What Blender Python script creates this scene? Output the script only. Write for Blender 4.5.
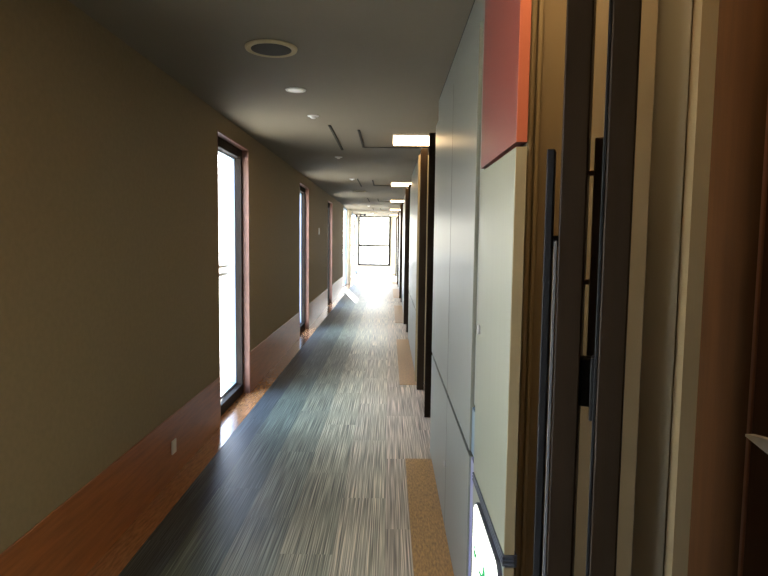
import bpy, bmesh, math, random
from mathutils import Vector, Matrix
random.seed(4)
S = bpy.context.scene
C = S.collection
for o in list(bpy.data.objects): bpy.data.objects.remove(o)

# ------------------------------------------------------------------ camera
EYE = 1.5
cam = bpy.data.objects.new('camera', bpy.data.cameras.new('camera'))
C.objects.link(cam)
cam.data.sensor_width = 36.0
cam.data.lens = 600.0 / 768 * 36
cam.data.clip_start = 0.02
pitch, yaw, roll = math.atan(49.06 / 600), math.atan(4.4 / 600), math.radians(0.7)
cam.matrix_world = (Matrix.Translation((0, 0, EYE)) @ Matrix.Rotation(yaw, 4, 'Z')
                    @ Matrix.Rotation(math.pi / 2 - pitch, 4, 'X') @ Matrix.Rotation(roll, 4, 'Z'))
S.camera = cam

# ------------------------------------------------------------------ world, sun, exposure
S.view_settings.view_transform = 'Standard'
S.view_settings.look = 'None'
S.view_settings.gamma = 1
S.view_settings.use_curve_mapping = False
S.view_settings.exposure = 0.18
world = bpy.data.worlds.new('daylight'); S.world = world
world.use_nodes = True
wn = world.node_tree; wn.nodes.clear()
bg = wn.nodes.new('ShaderNodeBackground'); wo = wn.nodes.new('ShaderNodeOutputWorld')
tc = wn.nodes.new('ShaderNodeTexCoord'); sx = wn.nodes.new('ShaderNodeSeparateXYZ')
cr = wn.nodes.new('ShaderNodeValToRGB')
cr.color_ramp.elements[0].position = 0.0; cr.color_ramp.elements[0].color = (1.0, 0.89, 0.74, 1)
cr.color_ramp.elements[1].position = 0.45; cr.color_ramp.elements[1].color = (0.50, 0.65, 0.98, 1)
wn.links.new(tc.outputs['Generated'], sx.inputs[0]); wn.links.new(sx.outputs['Z'], cr.inputs[0])
wn.links.new(cr.outputs[0], bg.inputs['Color']); wn.links.new(bg.outputs[0], wo.inputs[0])
bg.inputs['Strength'].default_value = 18.0

sun = bpy.data.objects.new('sun', bpy.data.lights.new('sun', 'SUN')); C.objects.link(sun)
sun.data.energy = 60.0; sun.data.color = (1.0, 0.93, 0.82); sun.data.angle = math.radians(0.6)
sd = Vector((0.16, -1.0, -0.52)).normalized()
sun.rotation_euler = sd.to_track_quat('-Z', 'Y').to_euler()
sun.location = (-8, 40, 20)

# ------------------------------------------------------------------ dimensions
XL, XR, XA = -1.33, 0.308, 0.84       # left wall, cabinet fronts, side of near alcove
H = EYE + 0.96                         # ceiling
YE, YB = 26.0, -2.2                    # end wall, wall behind
WIN = [(0.42, 1.45), (4.67, 5.70), (8.93, 9.96), (13.0, 14.05)]
WTOP = EYE + 0.82
XOUT = XL - 0.19

# ------------------------------------------------------------------ helpers
def new(): return bmesh.new()
def bx(bm, x0, x1, y0, y1, z0, z1, bev=0.0, seg=2):
    v = [bm.verts.new((x, y, z)) for x in (x0, x1) for y in (y0, y1) for z in (z0, z1)]
    fs = [(0, 1, 3, 2), (4, 6, 7, 5), (0, 4, 5, 1), (2, 3, 7, 6), (0, 2, 6, 4), (1, 5, 7, 3)]
    faces = [bm.faces.new([v[i] for i in f]) for f in fs]
    if bev > 0:
        es = list({e for f in faces for e in f.edges})
        bmesh.ops.bevel(bm, geom=es, offset=bev, segments=seg, profile=0.5, affect='EDGES')
    return bm
def lathe(bm, prof, cx=0, cy=0, cz=0, n=32, axis='Z'):
    rings = []
    for r, z in prof:
        ring = []
        for i in range(n):
            a = 2 * math.pi * i / n
            p = (r * math.cos(a), r * math.sin(a), z)
            if axis == 'X': p = (p[2], p[0], p[1])
            ring.append(bm.verts.new((p[0] + cx, p[1] + cy, p[2] + cz)))
        rings.append(ring)
    for a, b in zip(rings, rings[1:]):
        for i in range(n):
            bm.faces.new((a[i], a[(i + 1) % n], b[(i + 1) % n], b[i]))
    bm.faces.new(rings[0]); bm.faces.new(rings[-1])
    bmesh.ops.recalc_face_normals(bm, faces=bm.faces)
    return bm
def tube(bm, p0, p1, r, n=14):
    p0, p1 = Vector(p0), Vector(p1); d = p1 - p0
    q = d.to_track_quat('Z', 'Y')
    ra, rb = [], []
    for i in range(n):
        a = 2 * math.pi * i / n
        o = q @ Vector((r * math.cos(a), r * math.sin(a), 0))
        ra.append(bm.verts.new(p0 + o)); rb.append(bm.verts.new(p1 + o))
    for i in range(n):
        bm.faces.new((ra[i], ra[(i + 1) % n], rb[(i + 1) % n], rb[i]))
    bm.faces.new(ra); bm.faces.new(rb)
    bmesh.ops.recalc_face_normals(bm, faces=bm.faces)
    return bm
def prism_x(bm, pts, x0, x1):
    a = [bm.verts.new((x0, y, z)) for y, z in pts]
    b = [bm.verts.new((x1, y, z)) for y, z in pts]
    n = len(pts)
    for i in range(n): bm.faces.new((a[i], a[(i + 1) % n], b[(i + 1) % n], b[i]))
    bm.faces.new(a); bm.faces.new(b)
    bmesh.ops.recalc_face_normals(bm, faces=bm.faces)
    return bm
def rrect(y0, y1, z0, z1, r, n=6):
    pts = []
    for cy, cz, a0 in ((y1 - r, z1 - r, 0), (y0 + r, z1 - r, 90), (y0 + r, z0 + r, 180), (y1 - r, z0 + r, 270)):
        for k in range(n + 1):
            a = math.radians(a0 + 90 * k / n)
            pts.append((cy + r * math.cos(a), cz + r * math.sin(a)))
    return pts
def obj(name, bm, mat, parent=None, smooth=False):
    bmesh.ops.recalc_face_normals(bm, faces=bm.faces)
    me = bpy.data.meshes.new(name); bm.to_mesh(me); bm.free()
    me.materials.append(mat)
    if smooth:
        for p in me.polygons: p.use_smooth = True
    o = bpy.data.objects.new(name, me); C.objects.link(o)
    if parent: o.parent = parent
    return o
def local(o, parent):
    """mesh built in world coordinates: re-base on its parent's origin"""
    o.data.transform(Matrix.Translation(-Vector(parent.location)))
def part(name, bm, mat, root, parent=None, label=None, smooth=False):
    o = obj(name, bm, mat, parent or root, smooth)
    o.data.transform(Matrix.Translation(-Vector(root.location)))
    if label: o['label'] = label
    return o
def tag(o, label, cat, group=None):
    o['label'] = label; o['category'] = cat
    if group: o['group'] = group
    return o
def thing(name, loc, label, cat, group=None):
    o = bpy.data.objects.new(name, None); C.objects.link(o); o.location = loc
    o.empty_display_size = 0.1
    return tag(o, label, cat, group)
def struct(name, bm, mat, parent=None, smooth=False):
    o = obj(name, bm, mat, parent, smooth)
    if not parent: o['kind'] = 'structure'
    return o

# ------------------------------------------------------------------ materials
def mat(name, col, rough=0.6, metal=0.0, spec=0.5, bump=0.0, bscale=60, var=0.0, vscale=3.0, stretch=(1, 1, 1), coat=0.0):
    m = bpy.data.materials.new(name); m.use_nodes = True
    nt = m.node_tree; p = nt.nodes['Principled BSDF']
    p.inputs['Roughness'].default_value = rough
    p.inputs['Metallic'].default_value = metal
    p.inputs['Specular IOR Level'].default_value = spec
    p.inputs['Coat Weight'].default_value = coat
    p.inputs['Coat Roughness'].default_value = 0.15
    t = nt.nodes.new('ShaderNodeTexCoord'); mp = nt.nodes.new('ShaderNodeMapping')
    mp.inputs['Scale'].default_value = stretch
    nt.links.new(t.outputs['Object'], mp.inputs[0])
    n = nt.nodes.new('ShaderNodeTexNoise'); n.inputs['Scale'].default_value = vscale
    n.inputs['Detail'].default_value = 6
    nt.links.new(mp.outputs[0], n.inputs[0])
    r = nt.nodes.new('ShaderNodeValToRGB')
    a, b = [max(0, c * (1 - var)) for c in col], [min(1, c * (1 + var)) for c in col]
    r.color_ramp.elements[0].position = 0.3; r.color_ramp.elements[0].color = (*a, 1)
    r.color_ramp.elements[1].position = 0.7; r.color_ramp.elements[1].color = (*b, 1)
    nt.links.new(n.outputs['Fac'], r.inputs[0]); nt.links.new(r.outputs[0], p.inputs['Base Color'])
    if bump:
        n2 = nt.nodes.new('ShaderNodeTexNoise'); n2.inputs['Scale'].default_value = bscale
        nt.links.new(mp.outputs[0], n2.inputs[0])
        bn = nt.nodes.new('ShaderNodeBump'); bn.inputs['Strength'].default_value = bump
        bn.inputs['Distance'].default_value = 0.002
        nt.links.new(n2.outputs['Fac'], bn.inputs['Height']); nt.links.new(bn.outputs[0], p.inputs['Normal'])
    return m
def emis(name, col, s):
    m = bpy.data.materials.new(name); m.use_nodes = True
    p = m.node_tree.nodes['Principled BSDF']
    p.inputs['Base Color'].default_value = (*[min(c, .8) for c in col], 1)
    p.inputs['Emission Color'].default_value = (*col, 1)
    p.inputs['Emission Strength'].default_value = s
    return m
M = {}
M['wallpaper'] = mat('olive_beige_wallpaper', (0.235, 0.172, 0.088), 0.75, spec=0.3, bump=0.25, bscale=220, var=0.05, vscale=40)
M['ceiling'] = mat('ceiling_paint', (0.180, 0.150, 0.102), 0.85, spec=0.2, bump=0.05, var=0.02)
M['panel'] = mat('reddish_wood_panel', (0.31, 0.10, 0.026), 0.3, spec=0.4, var=0.22, vscale=4, stretch=(1, 1.0, 14), bump=0.05, bscale=30)
M['strip'] = mat('oak_floor_strip', (0.36, 0.16, 0.06), 0.2, var=0.3, coat=0.5, vscale=9, stretch=(9, 1.3, 1), bump=0.08, bscale=60)
M['oak'] = mat('golden_oak_floor', (0.38, 0.19, 0.05), 0.4, var=0.4, vscale=30, stretch=(4, 1, 1), bump=0.1, bscale=60)
M['jamb'] = mat('jamb_wood', (0.20, 0.09, 0.058), 0.45, var=0.2, vscale=5, stretch=(1, 1, .2))
M['frame'] = mat('dark_window_frame', (0.018, 0.013, 0.009), 0.7, spec=0.15)
M['alu'] = mat('pale_aluminium', (0.30, 0.38, 0.48), 0.5, spec=0.3)
M['rail'] = mat('rail_metal', (0.06, 0.065, 0.075), 0.55, metal=0.1)
M['grey'] = mat('grey_satin_laminate', (0.20, 0.205, 0.165), 0.34, metal=0.15, spec=0.4, var=0.04, vscale=60, stretch=(1, 1, .02))
M['greygreen'] = mat('grey_green_laminate', (0.21, 0.21, 0.14), 0.38, spec=0.4, var=0.03, vscale=60, stretch=(1, 1, .02))
M['red'] = mat('red_laminate', (0.17, 0.04, 0.03), 0.4, spec=0.3, var=0.03)
M['coral'] = mat('coral_edging', (0.42, 0.105, 0.045), 0.45)
M['cream'] = mat('cream_edging', (0.28, 0.215, 0.11), 0.5)
M['body'] = mat('cabinet_carcass', (0.03, 0.028, 0.024), 0.8)
M['blue'] = mat('blue_reflection_tint', (0.10, 0.19, 0.26), 0.3)  # bluish reflection on the recessed strip, painted as base colour
M['violet'] = mat('violet_reflection_tint', (0.25, 0.25, 0.42), 0.35)  # purple reflection at the strip's foot, put into the colour
M['darkwood'] = mat('dark_brown_wood', (0.018, 0.010, 0.004), 0.5, spec=0.15, var=0.2, vscale=4, stretch=(8, 8, .4), bump=0.05)
M['brownwood'] = mat('brown_wood', (0.052, 0.021, 0.006), 0.5, spec=0.15, var=0.15, vscale=6, stretch=(6, 6, .4), bump=0.05)
M['black'] = mat('black_metal', (0.008, 0.008, 0.008), 0.55, metal=0.0, spec=0.2)
M['greyseal'] = mat('grey_seal', (0.10, 0.095, 0.09), 0.6, spec=0.2)
M['bronze'] = mat('bronze_metal', (0.11, 0.07, 0.045), 0.35, metal=0.6)
M['steel'] = mat('steel', (0.5, 0.5, 0.5), 0.3, metal=0.9)
M['beige'] = mat('beige_paint', (0.215, 0.158, 0.078), 0.6, var=0.03, bump=0.1, bscale=150)
M['pale_wall'] = mat('pale_wall_paint', (0.72, 0.64, 0.48), 0.6)
M['white_panel'] = mat('off_white_panel', (0.29, 0.275, 0.215), 0.28)
M['plastic'] = mat('white_plastic', (0.72, 0.70, 0.64), 0.4)
M['ring'] = mat('speaker_ring', (0.44, 0.35, 0.19), 0.7, spec=0.2)
M['mesh'] = mat('speaker_mesh', (0.06, 0.052, 0.04), 0.8, spec=0.1, bump=0.6, bscale=900)
M['slot'] = mat('slot_dark', (0.045, 0.04, 0.03), 0.9, spec=0.1)
M['ground'] = mat('outdoor_paving', (0.6, 0.54, 0.44), 0.9, var=0.1)
M['green'] = mat('green_pictogram', (0.02, 0.45, 0.12), 0.4)
M['lamp'] = emis('warm_diffuser', (1.0, 0.66, 0.33), 12.0)
M['spot'] = emis('downlight_diffuser', (1.0, 0.9, 0.75), 0.25)
M['sign'] = emis('sign_diffuser', (1.0, 1.0, 0.86), 5.0)

gl = bpy.data.materials.new('clear_glass'); gl.use_nodes = True
nt = gl.node_tree; nt.nodes.clear()
tr = nt.nodes.new('ShaderNodeBsdfTransparent'); gs = nt.nodes.new('ShaderNodeBsdfGlossy'); gs.inputs['Roughness'].default_value = 0.02
fr = nt.nodes.new('ShaderNodeLayerWeight'); pw = nt.nodes.new('ShaderNodeMath'); pw.operation = 'POWER'; pw.inputs[1].default_value = 5
ml = nt.nodes.new('ShaderNodeMath'); ml.operation = 'MULTIPLY_ADD'; ml.inputs[1].default_value = .9; ml.inputs[2].default_value = .02
nt.links.new(fr.outputs['Facing'], pw.inputs[0]); nt.links.new(pw.outputs[0], ml.inputs[0])
mx = nt.nodes.new('ShaderNodeMixShader'); out = nt.nodes.new('ShaderNodeOutputMaterial')
tr.inputs['Color'].default_value = (0.93, 0.96, 0.97, 1)
nt.links.new(ml.outputs[0], mx.inputs[0]); nt.links.new(tr.outputs[0], mx.inputs[1]); nt.links.new(gs.outputs[0], mx.inputs[2])
nt.links.new(mx.outputs[0], out.inputs[0]); M['glass'] = gl

# carpet: fine lengthwise stripes, laid in planks 0.25 x 1.0 m
cm = bpy.data.materials.new('striped_carpet'); cm.use_nodes = True
nt = cm.node_tree; p = nt.nodes['Principled BSDF']
def N(t, **kw):
    n = nt.nodes.new(t)
    for k, v in kw.items(): setattr(n, k, v)
    return n
L = nt.links.new
t = N('ShaderNodeTexCoord'); s = N('ShaderNodeSeparateXYZ'); L(t.outputs['Object'], s.inputs[0])
def math_(op, a, b=None):
    n = N('ShaderNodeMath', operation=op)
    for i, v in enumerate((a, b)):
        if v is None: continue
        if isinstance(v, (int, float)): n.inputs[i].default_value = v
        else: L(v, n.inputs[i])
    return n.outputs[0]
tx = math_('FLOOR', math_('DIVIDE', s.outputs['X'], 0.25))
ty = math_('FLOOR', math_('ADD', math_('DIVIDE', s.outputs['Y'], 1.0), math_('MULTIPLY', tx, 0.37)))
cmb = N('ShaderNodeCombineXYZ'); L(tx, cmb.inputs[0]); L(ty, cmb.inputs[1])
wnz = N('ShaderNodeTexWhiteNoise', noise_dimensions='2D'); L(cmb.outputs[0], wnz.inputs['Vector'])
off = math_('MULTIPLY', wnz.outputs['Value'], 7.0)
c2 = N('ShaderNodeCombineXYZ')
L(math_('MULTIPLY', math_('ADD', s.outputs['X'], off), 185.0), c2.inputs[0])
L(math_('MULTIPLY', s.outputs['Y'], 1.6), c2.inputs[1])
nz = N('ShaderNodeTexNoise'); nz.inputs['Scale'].default_value = 1.0; nz.inputs['Detail'].default_value = 2.5
L(c2.outputs[0], nz.inputs['Vector'])
rp = N('ShaderNodeValToRGB'); e = rp.color_ramp.elements
e[0].position = 0.33; e[0].color = (0.14, 0.135, 0.12, 1)
e[1].position = 0.66; e[1].color = (0.9, 0.88, 0.82, 1)
m1 = rp.color_ramp.elements.new(0.45); m1.color = (0.32, 0.32, 0.29, 1)
m2 = rp.color_ramp.elements.new(0.56); m2.color = (0.58, 0.57, 0.52, 1)
L(nz.outputs['Fac'], rp.inputs[0])
tone = N('ShaderNodeMixRGB', blend_type='MULTIPLY'); tone.inputs[0].default_value = 1
tv = math_('ADD', math_('MULTIPLY', wnz.outputs['Value'], 0.22), 0.86)
cc = N('ShaderNodeCombineXYZ')
for i in range(3): L(tv, cc.inputs[i])
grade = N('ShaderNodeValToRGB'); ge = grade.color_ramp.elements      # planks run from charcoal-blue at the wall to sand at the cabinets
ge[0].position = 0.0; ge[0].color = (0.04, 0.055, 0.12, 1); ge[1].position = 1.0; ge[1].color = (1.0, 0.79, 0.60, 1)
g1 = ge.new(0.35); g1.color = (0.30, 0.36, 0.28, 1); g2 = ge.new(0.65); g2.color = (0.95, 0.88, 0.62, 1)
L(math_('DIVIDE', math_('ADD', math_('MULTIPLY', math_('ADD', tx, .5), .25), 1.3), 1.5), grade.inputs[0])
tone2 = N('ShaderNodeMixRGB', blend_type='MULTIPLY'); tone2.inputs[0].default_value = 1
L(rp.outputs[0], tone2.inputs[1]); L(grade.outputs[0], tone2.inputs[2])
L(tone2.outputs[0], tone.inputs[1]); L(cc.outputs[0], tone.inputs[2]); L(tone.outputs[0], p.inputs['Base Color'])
p.inputs['Roughness'].default_value = 0.42; p.inputs['Specular IOR Level'].default_value = 0.42
bn = N('ShaderNodeBump'); bn.inputs['Strength'].default_value = 0.3; bn.inputs['Distance'].default_value = 0.002
L(nz.outputs['Fac'], bn.inputs['Height']); L(bn.outputs[0], p.inputs['Normal'])
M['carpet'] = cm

# ------------------------------------------------------------------ shell
struct('ground', bx(new(), -40, 30, -30, 70, -0.42, -0.32), M['ground'])
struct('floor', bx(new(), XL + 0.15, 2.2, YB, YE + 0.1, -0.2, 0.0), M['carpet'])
struct('trim_1', bx(new(), XOUT, XL + 0.15, YB, YE + 0.1, -0.2, 0.002), M['strip'])
struct('ceiling', bx(new(), XOUT, 2.2, YB - .1, YE + 0.2, H, H + 0.15), M['ceiling'])

def wall_with_openings(x0, x1, ops, top, y0, y1, zc):
    bm = new(); y = y0
    for a, b in ops:
        bx(bm, x0, x1, y, a, -0.2, zc); bx(bm, x0, x1, a, b, top, zc); y = b
    bx(bm, x0, x1, y, y1, -0.2, zc); return bm
struct('wall_left', wall_with_openings(XOUT, XL, WIN, WTOP, YB, 17.5, H), M['wallpaper'])
# wood wainscot, one board between two windows, 12 mm proud
bm = new(); y = YB
for a, b in WIN + [(17.5, 17.5)]:
    bx(bm, XL, XL + 0.008, y, a, 0.002, 0.40, 0.002, 1); y = b
struct('baseboard_left', bm, M['panel'])
struct('wall_pier', bx(new(), XOUT, XL, 19.7, 21.3, -0.2, H), M['pale_wall']).name = 'wall_left_far'

def window(n, a, b, full=False):
    e = bpy.data.objects.new('window_%d' % n, None); C.objects.link(e); e['kind'] = 'structure'
    e.location = (XL, (a + b) / 2, 0)
    top = WTOP if not full else H
    xs = XL - 0.057
    if not full:
        bm = new()                                        # wooden reveal lining
        bx(bm, xs, XL + .004, a, a + .012, 0.002, top); bx(bm, xs, XL + .004, b - .012, b, 0.002, top)
        bx(bm, xs, XL + .004, a + .012, b - .012, top - .012, top)
        part('window_jamb', bm, M['jamb'], e)
    w = 0.065 if not full else 0.04
    def ring(x0, x1, w, wt, wb, mt, nm, i=0.0, lo=0.002):
        bm = new()
        bx(bm, x0, x1, a + i, a + i + w, lo, top - i, 0.002, 1); bx(bm, x0, x1, b - i - w, b - i, lo, top - i, 0.002, 1)
        bx(bm, x0, x1, a + i + w, b - i - w, top - i - wt, top - i, 0.002, 1)
        bx(bm, x0, x1, a + i + w, b - i - w, lo, lo + wb, 0.002, 1)
        return part(nm, bm, mt, e)
    if not full:
        ring(xs - .06, xs, .05, .09, .09, M['frame'], 'window_frame')
        ring(xs - .13, xs - .06, .055, .10, .11, M['alu'], 'window_sash')
        gx = xs - .10
    else:
        ring(xs - .06, xs, .05, .05, .05, M['alu'], 'window_frame')
        gx = xs - .03
    part('pane', bx(new(), gx, gx + .006, a + .03, b - .03, 0.03, top - .03), M['glass'], e)
    # portal guides sky light through the opening
    return e
for i, (a, b) in enumerate(WIN): window(i + 1, a, b)
window(5, 17.5, 19.7, True); window(6, 21.3, YE, True)

# end wall and its big window
ex0, ex1, ez0, ez1 = XL, 0.06, 0.34, H
bm = new()
bx(bm, XOUT, 2.2, YE, YE + .15, -0.2, ez0); bx(bm, ex1, 2.2, YE, YE + .15, ez0, H)
bx(bm, XOUT, ex0, YE, YE + .15, ez0, H)
struct('wall_end', bm, M['pale_wall'])
e = bpy.data.objects.new('window_7', None); C.objects.link(e); e['kind'] = 'structure'; e.location = ((ex0 + ex1) / 2, YE, ez0)
bm = new(); fw = .08
bx(bm, ex0, ex0 + fw, YE - .04, YE + .06, ez0, ez1, .003); bx(bm, ex1 - fw, ex1, YE - .04, YE + .06, ez0, ez1, .003)
bx(bm, ex0 + fw, ex1 - fw, YE - .04, YE + .06, ez0, ez0 + .08, .003); bx(bm, ex0 + fw, ex1 - fw, YE - .04, YE + .06, ez1 - .05, ez1, .003)
bx(bm, ex0 + fw, ex1 - fw, YE - .04, YE + .06, 1.16, 1.25, .003)
part('window_frame', bm, M['frame'], e)
part('pane', bx(new(), ex0 + .03, ex1 - .03, YE + .01, YE + .016, ez0 + .04, 1.20), M['glass'], e)
part('pane', bx(new(), ex0 + .03, ex1 - .03, YE + .01, YE + .016, 1.21, ez1 - .03), M['glass'], e)

# wall behind the camera, right side rooms' wall
struct('wall_back', bx(new(), XOUT, 2.2, YB - .15, YB, -0.2, H), M['brownwood'])
struct('wall_right', bx(new(), 1.5, 2.2, 1.6, YE, -0.2, H), M['beige'])

# ------------------------------------------------------------------ portals
def portal(name, loc, w, h, nrm):
    l = bpy.data.lights.new(name, 'AREA'); l.shape = 'RECTANGLE'; l.size = w; l.size_y = h
    o = bpy.data.objects.new(name, l); C.objects.link(o); o.location = loc
    o.rotation_euler = Vector(nrm).to_track_quat('-Z', 'Z').to_euler()
    l.cycles.is_portal = True
for i, (a, b) in enumerate(WIN): portal('window_portal', (XL - .175, (a + b) / 2, WTOP / 2), b - a, WTOP, (1, 0, 0))
portal('window_portal', (XL - .22, 18.6, H / 2), 2.2, H, (1, 0, 0))
portal('window_portal', (XL - .22, (21.3 + YE) / 2, H / 2), YE - 21.3, H, (1, 0, 0))
portal('window_portal', ((ex0 + ex1) / 2, YE + .1, (ez0 + ez1) / 2), ex1 - ex0, ez1 - ez0, (0, -1, 0))

# ------------------------------------------------------------------ cabinets
def lock(root, parent, y, z, x=XR):
    o = part('lock', lathe(new(), [(.009, -.003), (.010, -.006), (.015, -.006), (.016, -.004), (.016, 0.0)], x, y, z, 20, 'X'), M['steel'], root, parent, 'round metal cam lock', True)
ZG = EYE - 0.79    # gap between lower and upper doors
ZT = EYE + 0.766   # door tops
def unit(y0, y1, label, mt, group, lk='far', lower=True, locks=True):
    t = thing('cabinet', (XR, (y0 + y1) / 2, 0), label, 'cabinet', group)
    part('body', bx(new(), XR + .022, 0.84, y0, y1, 0.0, H - .002), M['body'], t)
    part('filler', bx(new(), XR + .016, XR + .03, y0 + .001, y1 - .001, ZT + .016, H - .03), mt, t)
    g = .0045
    d = part('door', bx(new(), XR, XR + .02, y0 + g, y1 - g, ZG + .011, ZT, .0015, 1), mt, t)
    yl = y0 + .06 if lk == 'near' else y1 - .06
    if locks: lock(t, d, yl, EYE - .33)
    d = part('door', bx(new(), XR, XR + .02, y0 + g, y1 - g, .012, ZG - .011, .0015, 1), mt, t)
    if locks: lock(t, d, y0 + .035, ZG - .20)
    return t
# nearest block: coloured unit, narrow strip, two grey units
Y0, Y1, Y2, Y3, Y4 = 1.496, 2.06, 2.17, 3.02, 4.14
t = thing('cabinet', (XR, (Y0 + Y1) / 2, 0), 'nearest tall cabinet with red upper door above a long grey-green door', 'cabinet')
part('body', bx(new(), XR + .052, 0.50, Y0 + .150, Y1, 0.0, H - .002), M['body'], t)
ZR = EYE + .235
d = part('door', bx(new(), XR, XR + .028, Y0 + .003, Y1 - .003, ZR + .006, H - .1, .001, 1), M['red'], t, label='red laminate upper door')
part('edging', bx(new(), XR + .0008, XR + .0272, Y0 - .0005, Y0 + .003, ZR + .006, H - .1), M['coral'], t, d, 'coral painted door edge')
d = part('door', bx(new(), XR, XR + .028, Y0 + .003, Y1 - .003, ZG - .022, ZR - .006, .001, 1), M['greygreen'], t, label='grey-green laminate middle door')
part('edging', bx(new(), XR + .0008, XR + .0272, Y0 - .0005, Y0 + .003, ZG - .022, ZR - .006), M['cream'], t, d, 'cream coloured door edge')
lock(t, d, Y1 - .06, EYE - .30)
d = part('door', bx(new(), XR, XR + .028, Y0 + .003, Y1 - .003, .012, ZG - .058, .001, 1), M['greygreen'], t)
part('edging', bx(new(), XR + .0008, XR + .0272, Y0 - .0005, Y0 + .003, .012, ZG - .058), M['cream'], t, d, 'cream coloured door edge')
bm = new()
for k in range(3): bx(bm, XR - .004, XR + .026, Y0 - .004, Y1 - .004, ZG - .030 - k * .011, ZG - .024 - k * .011, .001, 1)
bx(bm, XR + .004, XR + .034, Y0, Y1 - .004, ZG - .056, ZG - .024)
part('trim', bm, M['rail'], t, label='grooved dark metal trim strip')
part('filler', bx(new(), XR + .016, XR + .034, Y0 + .02, Y1, H - .096, H - .012), M['grey'], t)

t = thing('filler_panel', (XR, (Y1 + Y2) / 2, 0), 'narrow recessed grey strip between coloured cabinet and grey cabinets, blue reflection painted near its foot', 'panel')
part('panel', bx(new(), XR + .012, XR + .022, Y1 + .006, Y2 - .006, EYE - .60, H - .012), M['grey'], t)
part('inset', bx(new(), XR + .006, XR + .022, Y1 + .006, Y2 - .006, ZG + .012, EYE - .612), M['blue'], t, label='lower part of strip, blue reflection painted in its colour')
part('base', bx(new(), XR + .006, XR + .022, Y1 + .006, Y2 - .006, .012, ZG - .01), M['violet'], t, label='foot of strip, violet reflection painted in its colour')
part('body', bx(new(), XR + .023, .84, Y1 + .002, Y2 - .002, 0, H - .002), M['body'], t)
unit(Y2, Y3, 'grey satin cabinet nearest the coloured one, seen almost edge-on', M['grey'], None, locks=False)
u = unit(Y3, Y4, 'grey satin cabinet ending at first alcove with warm ceiling light', M['grey'], None, locks=False)
lock(u, [c for c in u.children if c.name.startswith('door')][-1], Y3 + .035, .33)

SP = 4.6
names = ['second', 'third', 'fourth', 'fifth', 'last']
blocks = [(6.25, 9.05), (10.85, 13.65), (15.45, 18.2), (20.05, 22.8), (24.6, YE - .02)]
for k, (a, b) in enumerate(blocks):
    m_ = (a + b) / 2
    w = names[k]
    t1 = unit(a, m_, 'grey cabinet at near end of %s cabinet block along the corridor' % w, M['grey'], 'cabinets down the corridor')
    unit(m_, b, 'grey cabinet at far end of %s cabinet block along the corridor' % w, M['grey'], 'cabinets down the corridor')
    o = obj('end_panel', bx(new(), XR - .018, .5, a - .022, a - .002, 0.004, H - .1, .002, 1), M['cream'])
    tag(o, 'cream end panel closing near side of %s cabinet block' % w, 'panel', 'cabinet end panels')

# oak strips let into the carpet along each block
ob = [(-1.0, 4.0)] + [(a - .15, b - .15) for a, b in blocks]
for k, (a, b) in enumerate(ob):
    struct('trim_%d' % (k + 2), bx(new(), 0.13, XR + .03, a, min(b, YE), -.05, 0.004), M['oak'])

# ------------------------------------------------------------------ doors standing in the alcoves
def tall_leaf(x0, x1, y, dy, rot, label, h, handle=True, group=None):
    t = thing('folding_door', (x0, y, 0), label, 'door', group)
    t.rotation_euler = (0, 0, rot)
    bm = new(); w = x1 - x0
    o = obj('leaf', bx(bm, 0, w, 0, dy, .012, h, .003), M['darkwood'], t)
    if handle:
        h_ = obj('pull_handle', bx(new(), w + .02, w + .04, .03, .055, .65, 1.74, .004), M['bronze'], t)
        for z in (.80, 1.13, 1.40, 1.63):
            obj('bracket', bx(new(), w - .001, w + .021, .037, .049, z - .006, z + .006, .001, 1), M['bronze'], h_)
    return t
for k in range(5):
    d = k * SP
    w = ['first', 'second', 'third', 'fourth', 'fifth'][k]
    sh = 0 if k == 0 else -.02
    tall_leaf(.314 + sh, .372 + sh, 4.93 + d, .30, -.07, 'dark brown door leaf on near side of %s lit alcove' % w, EYE + .86, False, 'alcove door leaves')
    tall_leaf(.293 + sh, .362 + sh, 5.85 + d, .30, -.055, 'dark brown door leaf on far side of %s lit alcove' % w, EYE + .87, False, 'alcove door leaves')

# near alcove
YW = 1.56
bm = new()
bx(bm, XR + .05, .666, YW, YW + .08, -.05, H); bx(bm, .776, .90, YW, YW + .08, -.05, H)
bx(bm, .666, .776, YW + .06, YW + .08, -.05, H)
struct('wall_alcove_front', bm, M['beige']).name = 'wall_alcove'
o = obj('side_panel', bx(new(),   .669, .773, YW + .04, YW + .058, .01, H - .01, .004), M['white_panel'])
tag(o, 'tall off-white panel set in beige alcove wall beside dark door post', 'panel')
o = obj('corner_moulding', bx(new(), XR + .036, XR + .05, YW - .03, YW - .002, 0.005, H - .01, .004), M['cream'])
tag(o, 'slim cream moulding running up beside the coloured cabinet', 'moulding')
o = obj('corner_moulding', bx(new(), XR + .058, XR + .070, YW - .014, YW - .001, 0.005, H - .01, .003), M['cream'])
tag(o, 'thin cream bead on beige alcove wall, right of the wider moulding', 'moulding')

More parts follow.
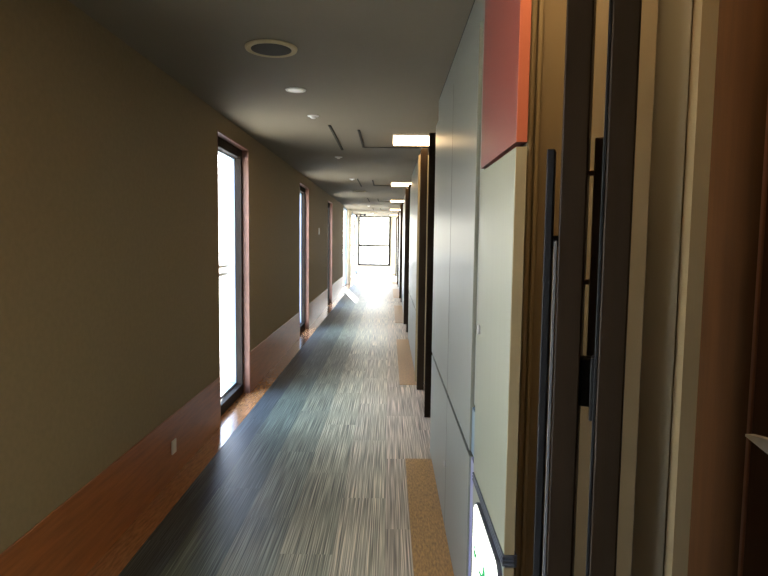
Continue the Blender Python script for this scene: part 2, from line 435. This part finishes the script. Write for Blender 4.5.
# near open leaf with pulls on both faces
t = thing('folding_door', (.300, 1.07, 0), 'open dark brown door leaf seen edge-on, nearest the coloured cabinet', 'door')
t.rotation_euler = (0, 0, -.33)
obj('leaf', bx(new(), 0, .045, 0, .30, .012, EYE + .87, .003), M['darkwood'], t)
h1 = obj('pull_handle', bx(new(), .055, .072, .055, .08, EYE - .30, EYE + .188, .003), M['bronze'], t); h1['label'] = 'bronze square pull bar on right face'
for z in (.125, -.075, -.22): obj('bracket', bx(new(), .0452, .056, .062, .074, EYE + z - .005, EYE + z + .005, .001, 1), M['bronze'], h1)
h2 = obj('pull_handle', bx(new(), -.026, -.012, .02, .06, .35, EYE + .165, .002), M['black'], t); h2['label'] = 'flat black pull on left face'
for z in (.8, 1.5): obj('bracket', bx(new(), -.014, .001, .03, .05, z - .01, z + .01, .001, 1), M['black'], h2)
o = obj('seal', bx(new(), -.007, -.001, .0, .010, .05, EYE + .0, .001, 1), M['greyseal'], t); o['label'] = 'pale metal edge strip'
o = obj('latch', bx(new(), .0452, .068, .02, .05, EYE - .30, EYE - .21, .004), M['black'], t); o['label'] = 'black latch box'

t = thing('door_post', (.347, 1.0, 0), 'wide dark brown post in front of beige alcove wall', 'door post')
t.rotation_euler = (0, 0, -.37)
obj('post', bx(new(), .007, .050, 0, .07, .0, H - .005, .003), M['darkwood'], t)
obj('track', bx(new(), .001, .0065, .01, .06, .0, H - .005, .001, 1), M['black'], t)
obj('strike_plate', bx(new(), -.005, .0008, .02, .05, EYE - .31, EYE - .20, .001, 1), M['black'], t)

# wood wall at right edge with door
struct('wall_alcove_side', bx(new(), .818, .99, YB, YW, -.05, H), M['brownwood']).name = 'wall_right_near'
t = thing('wood_door', (.818, 1.0, 0), 'brown wooden door at right edge of the picture, pale lever handle', 'door')
part('leaf', bx(new(), .798, .817, .35, 1.29, .01, 2.2, .003), M['brownwood'], t)
part('edging', bx(new(), .795, .817, 1.291, 1.303, .01, 2.2, .002), M['jamb'], t, label='lighter brown edge strip')
bm = new()
tube(bm, (.797, 1.10, 1.10), (.765, 1.10, 1.10), .009)
lv = [(1.085, 1.085), (1.085, 1.119), (1.16, 1.115), (1.235, 1.102), (1.235, 1.097), (1.16, 1.086)]
prism_x(bm, lv, .752, .770)
part('lever_handle', bm, M['plastic'], t, label='pale lever handle')

# ------------------------------------------------------------------ emergency sign on lower near door
t = thing('emergency_sign', (XR, 1.72, .5), 'glowing low-level white sign with green pictogram on lower near cabinet door', 'sign')
part('housing', prism_x(new(), rrect(1.50, 1.93, .30, .650, .05), XR - .012, XR - .0005), M['rail'], t)
part('face', prism_x(new(), rrect(1.507, 1.923, .307, .643, .045), XR - .016, XR - .0125), M['sign'], t, label='lit white face')
def seg(bm, a, b, w):
    a, b = Vector(a), Vector(b); n = Vector((-(b - a).y, (b - a).x)).normalized() * w / 2
    prism_x(bm, [tuple(a + n), tuple(b + n), tuple(b - n), tuple(a - n)], XR - .0175, XR - .0162)
bm = new()
prism_x(bm, [(1.69 + .02 * math.cos(i * .5236), .525 + .02 * math.sin(i * .5236)) for i in range(12)], XR - .0175, XR - .0162)
seg(bm, (1.70, .51), (1.74, .42), .034); seg(bm, (1.71, .495), (1.65, .47), .014); seg(bm, (1.71, .495), (1.78, .48), .014)
seg(bm, (1.74, .43), (1.68, .39), .018); seg(bm, (1.68, .39), (1.675, .34), .016); seg(bm, (1.73, .43), (1.79, .38), .018); seg(bm, (1.79, .38), (1.83, .39), .016)
part('running_figure', bm, M['green'], t, label='green running figure')
bm = new()
seg(bm, (1.83, .49), (1.89, .49), .018); seg(bm, (1.89, .49), (1.865, .525), .014); seg(bm, (1.89, .49), (1.865, .455), .014)
part('arrow', bm, M['green'], t, label='green arrow')

# ------------------------------------------------------------------ ceiling fittings
for k, yc in enumerate([1.15, 5.85, 10.5, 15.1, 19.5, 24.0]):
    w = ['the near alcove, above the picture', 'the first lit alcove', 'the second lit alcove', 'the third lit alcove', 'the fourth lit alcove', 'the alcove next to the end window'][k]
    t = thing('ceiling_light', (.25, yc, H), 'warm rectangular ceiling light over %s' % w, 'light', 'ceiling lights over the alcoves')
    x0, x1 = .035, .50
    part('frame', bx(bx(bx(bx(new(), x0 - .012, x1 + .012, yc - .257, yc - .245, H - .014, H), x0 - .012, x1 + .012, yc + .245, yc + .257, H - .014, H), x0 - .012, x0, yc - .245, yc + .245, H - .014, H), x1, x1 + .012, yc - .245, yc + .245, H - .014, H), M['plastic'], t)
    part('diffuser', bx(new(), x0, x1, yc - .245, yc + .245, H - .028, H - .001, .003), M['lamp'], t)
for k, yc in enumerate([3.13, 12.3, 21.5]):
    w = ['large dark mesh speaker with cream ring, nearest on the ceiling', 'dark mesh speaker with cream ring midway down the ceiling', 'distant mesh speaker with cream ring near far window'][k]
    t = thing('ceiling_speaker', (-.61, yc, H), w, 'speaker', 'ceiling speakers')
    obj('ring', lathe(new(), [(.116, -.010), (.122, -.014), (.129, -.011), (.132, -.003), (.132, -.0005), (.116, -.0005)], n=48), M['ring'], t, True)
    obj('grille', lathe(new(), [(.02, -.0125), (.08, -.012), (.113, -.009), (.115, -.002)], n=48), M['mesh'], t, True)
t = thing('downlight', (-.62, 3.99, H), 'round white recessed downlight behind the nearest ceiling speaker', 'light')
obj('ring', lathe(new(), [(.050, -.004), (.056, -.007), (.064, -.006), (.067, -.0005), (.05, -.0005)], n=40), M['plastic'], t, True)
obj('diffuser', lathe(new(), [(.01, -.005), (.048, -.005), (.049, -.001)], n=40), M['spot'], t, True)
for yc, w in [(4.82, 'small white sensor beyond the white downlight'), (7.2, 'small white sensor past the first pair of ceiling slots'), (9.8, 'small white sensor before the second pair of ceiling slots'), (17.7, 'small white sensor far down ceiling past the third alcove light'), (22.6, 'small white sensor on ceiling close to the end window')]:
    t = thing('ceiling_sensor', (-.61, yc, H), w, 'sensor', 'ceiling sensors')
    obj('base', lathe(new(), [(.03, -.006), (.044, -.004), (.046, -.0005)], n=28), M['plastic'], t, True)
    obj('cap', lathe(new(), [(.006, -.022), (.016, -.020), (.024, -.012), (.026, -.0055)], n=28), M['plastic'], t, True)
for k in range(4):
    d = k * 4.55; w = ['nearest', 'second', 'third', 'fourth'][k]
    o = obj('ceiling_slot', bx(new(), -.530, -.508, 5.2 + d, 6.6 + d, H - .008, H - .0005), M['slot'])
    tag(o, 'long dark slot in ceiling, left one of the %s pair' % w, 'slot', 'ceiling slots')
    bm = new(); bx(bm, -.291, -.269, 5.4 + d, 6.4 + d, H - .008, H - .0005); bx(bm, -.269, .30, 6.378 + d, 6.40 + d, H - .008, H - .0005)
    o = obj('access_hatch', bm, M['slot'])
    tag(o, 'L-shaped dark joint of ceiling hatch, right of the %s long slot' % w, 'hatch', 'ceiling hatches')
t = thing('track_light', (-1.1, 23.5, H), 'short black ceiling track with small spots before the end window', 'light')
obj('track', bx(new(), -.25, .20, -.015, .015, -.03, -.001, .002), M['black'], t)
for x in (-.18, -.02, .14):
    obj('spot_head', tube(new(), (x, 0, -.028), (x + .02, .03, -.12), .034), M['black'], t)

# ------------------------------------------------------------------ wall plates
def plate(name, y, z, w, h, label, cat, n):
    t = thing(name, (XL + (.008 if z < .4 else 0), y, z), label, cat)
    obj('plate', bx(new(), 0, .008, -w / 2, w / 2, -h / 2, h / 2, .002), M['plastic'], t)
    if n == 'socket':
        obj('outlet', bx(new(), .008, .0095, -w * .3, w * .3, -h * .38, h * .38, .0005, 1), M['plastic'], t)
    else:
        obj('rocker', bx(new(), .008, .013, -w * .28, w * .28, -h * .3, h * .3, .002), M['plastic'], t)
plate('wall_socket', 3.62, EYE - 1.30, .07, .085, 'small white socket plate low on wood panel before first window', 'socket', 'socket')
plate('wall_switch', 11.4, EYE + .13, .12, .12, 'small white switch plate between second and third windows in view', 'switch', 'switch')

# ------------------------------------------------------------------ guard rails outside the windows
for i, (a, b) in list(enumerate(WIN))[1:]:
    w = ['window beside the camera, out of view', 'nearest visible window', 'second visible window', 'third visible window'][i]
    t = thing('guard_rail', (-1.72, (a + b) / 2, 0), 'dark double-bar guard rail outside the %s' % w, 'railing', 'guard rails')
    L2 = (b - a) / 2 + .85
    for z in (EYE - .30, EYE - .385): obj('rail', tube(new(), (0, -L2, z), (0, L2, z), .02), M['rail'], t, True)
    for yy in (-L2, L2): obj('post', bx(new(), -.02, .02, yy - .02, yy + .02, -.33, EYE - .28, .003), M['rail'], t)
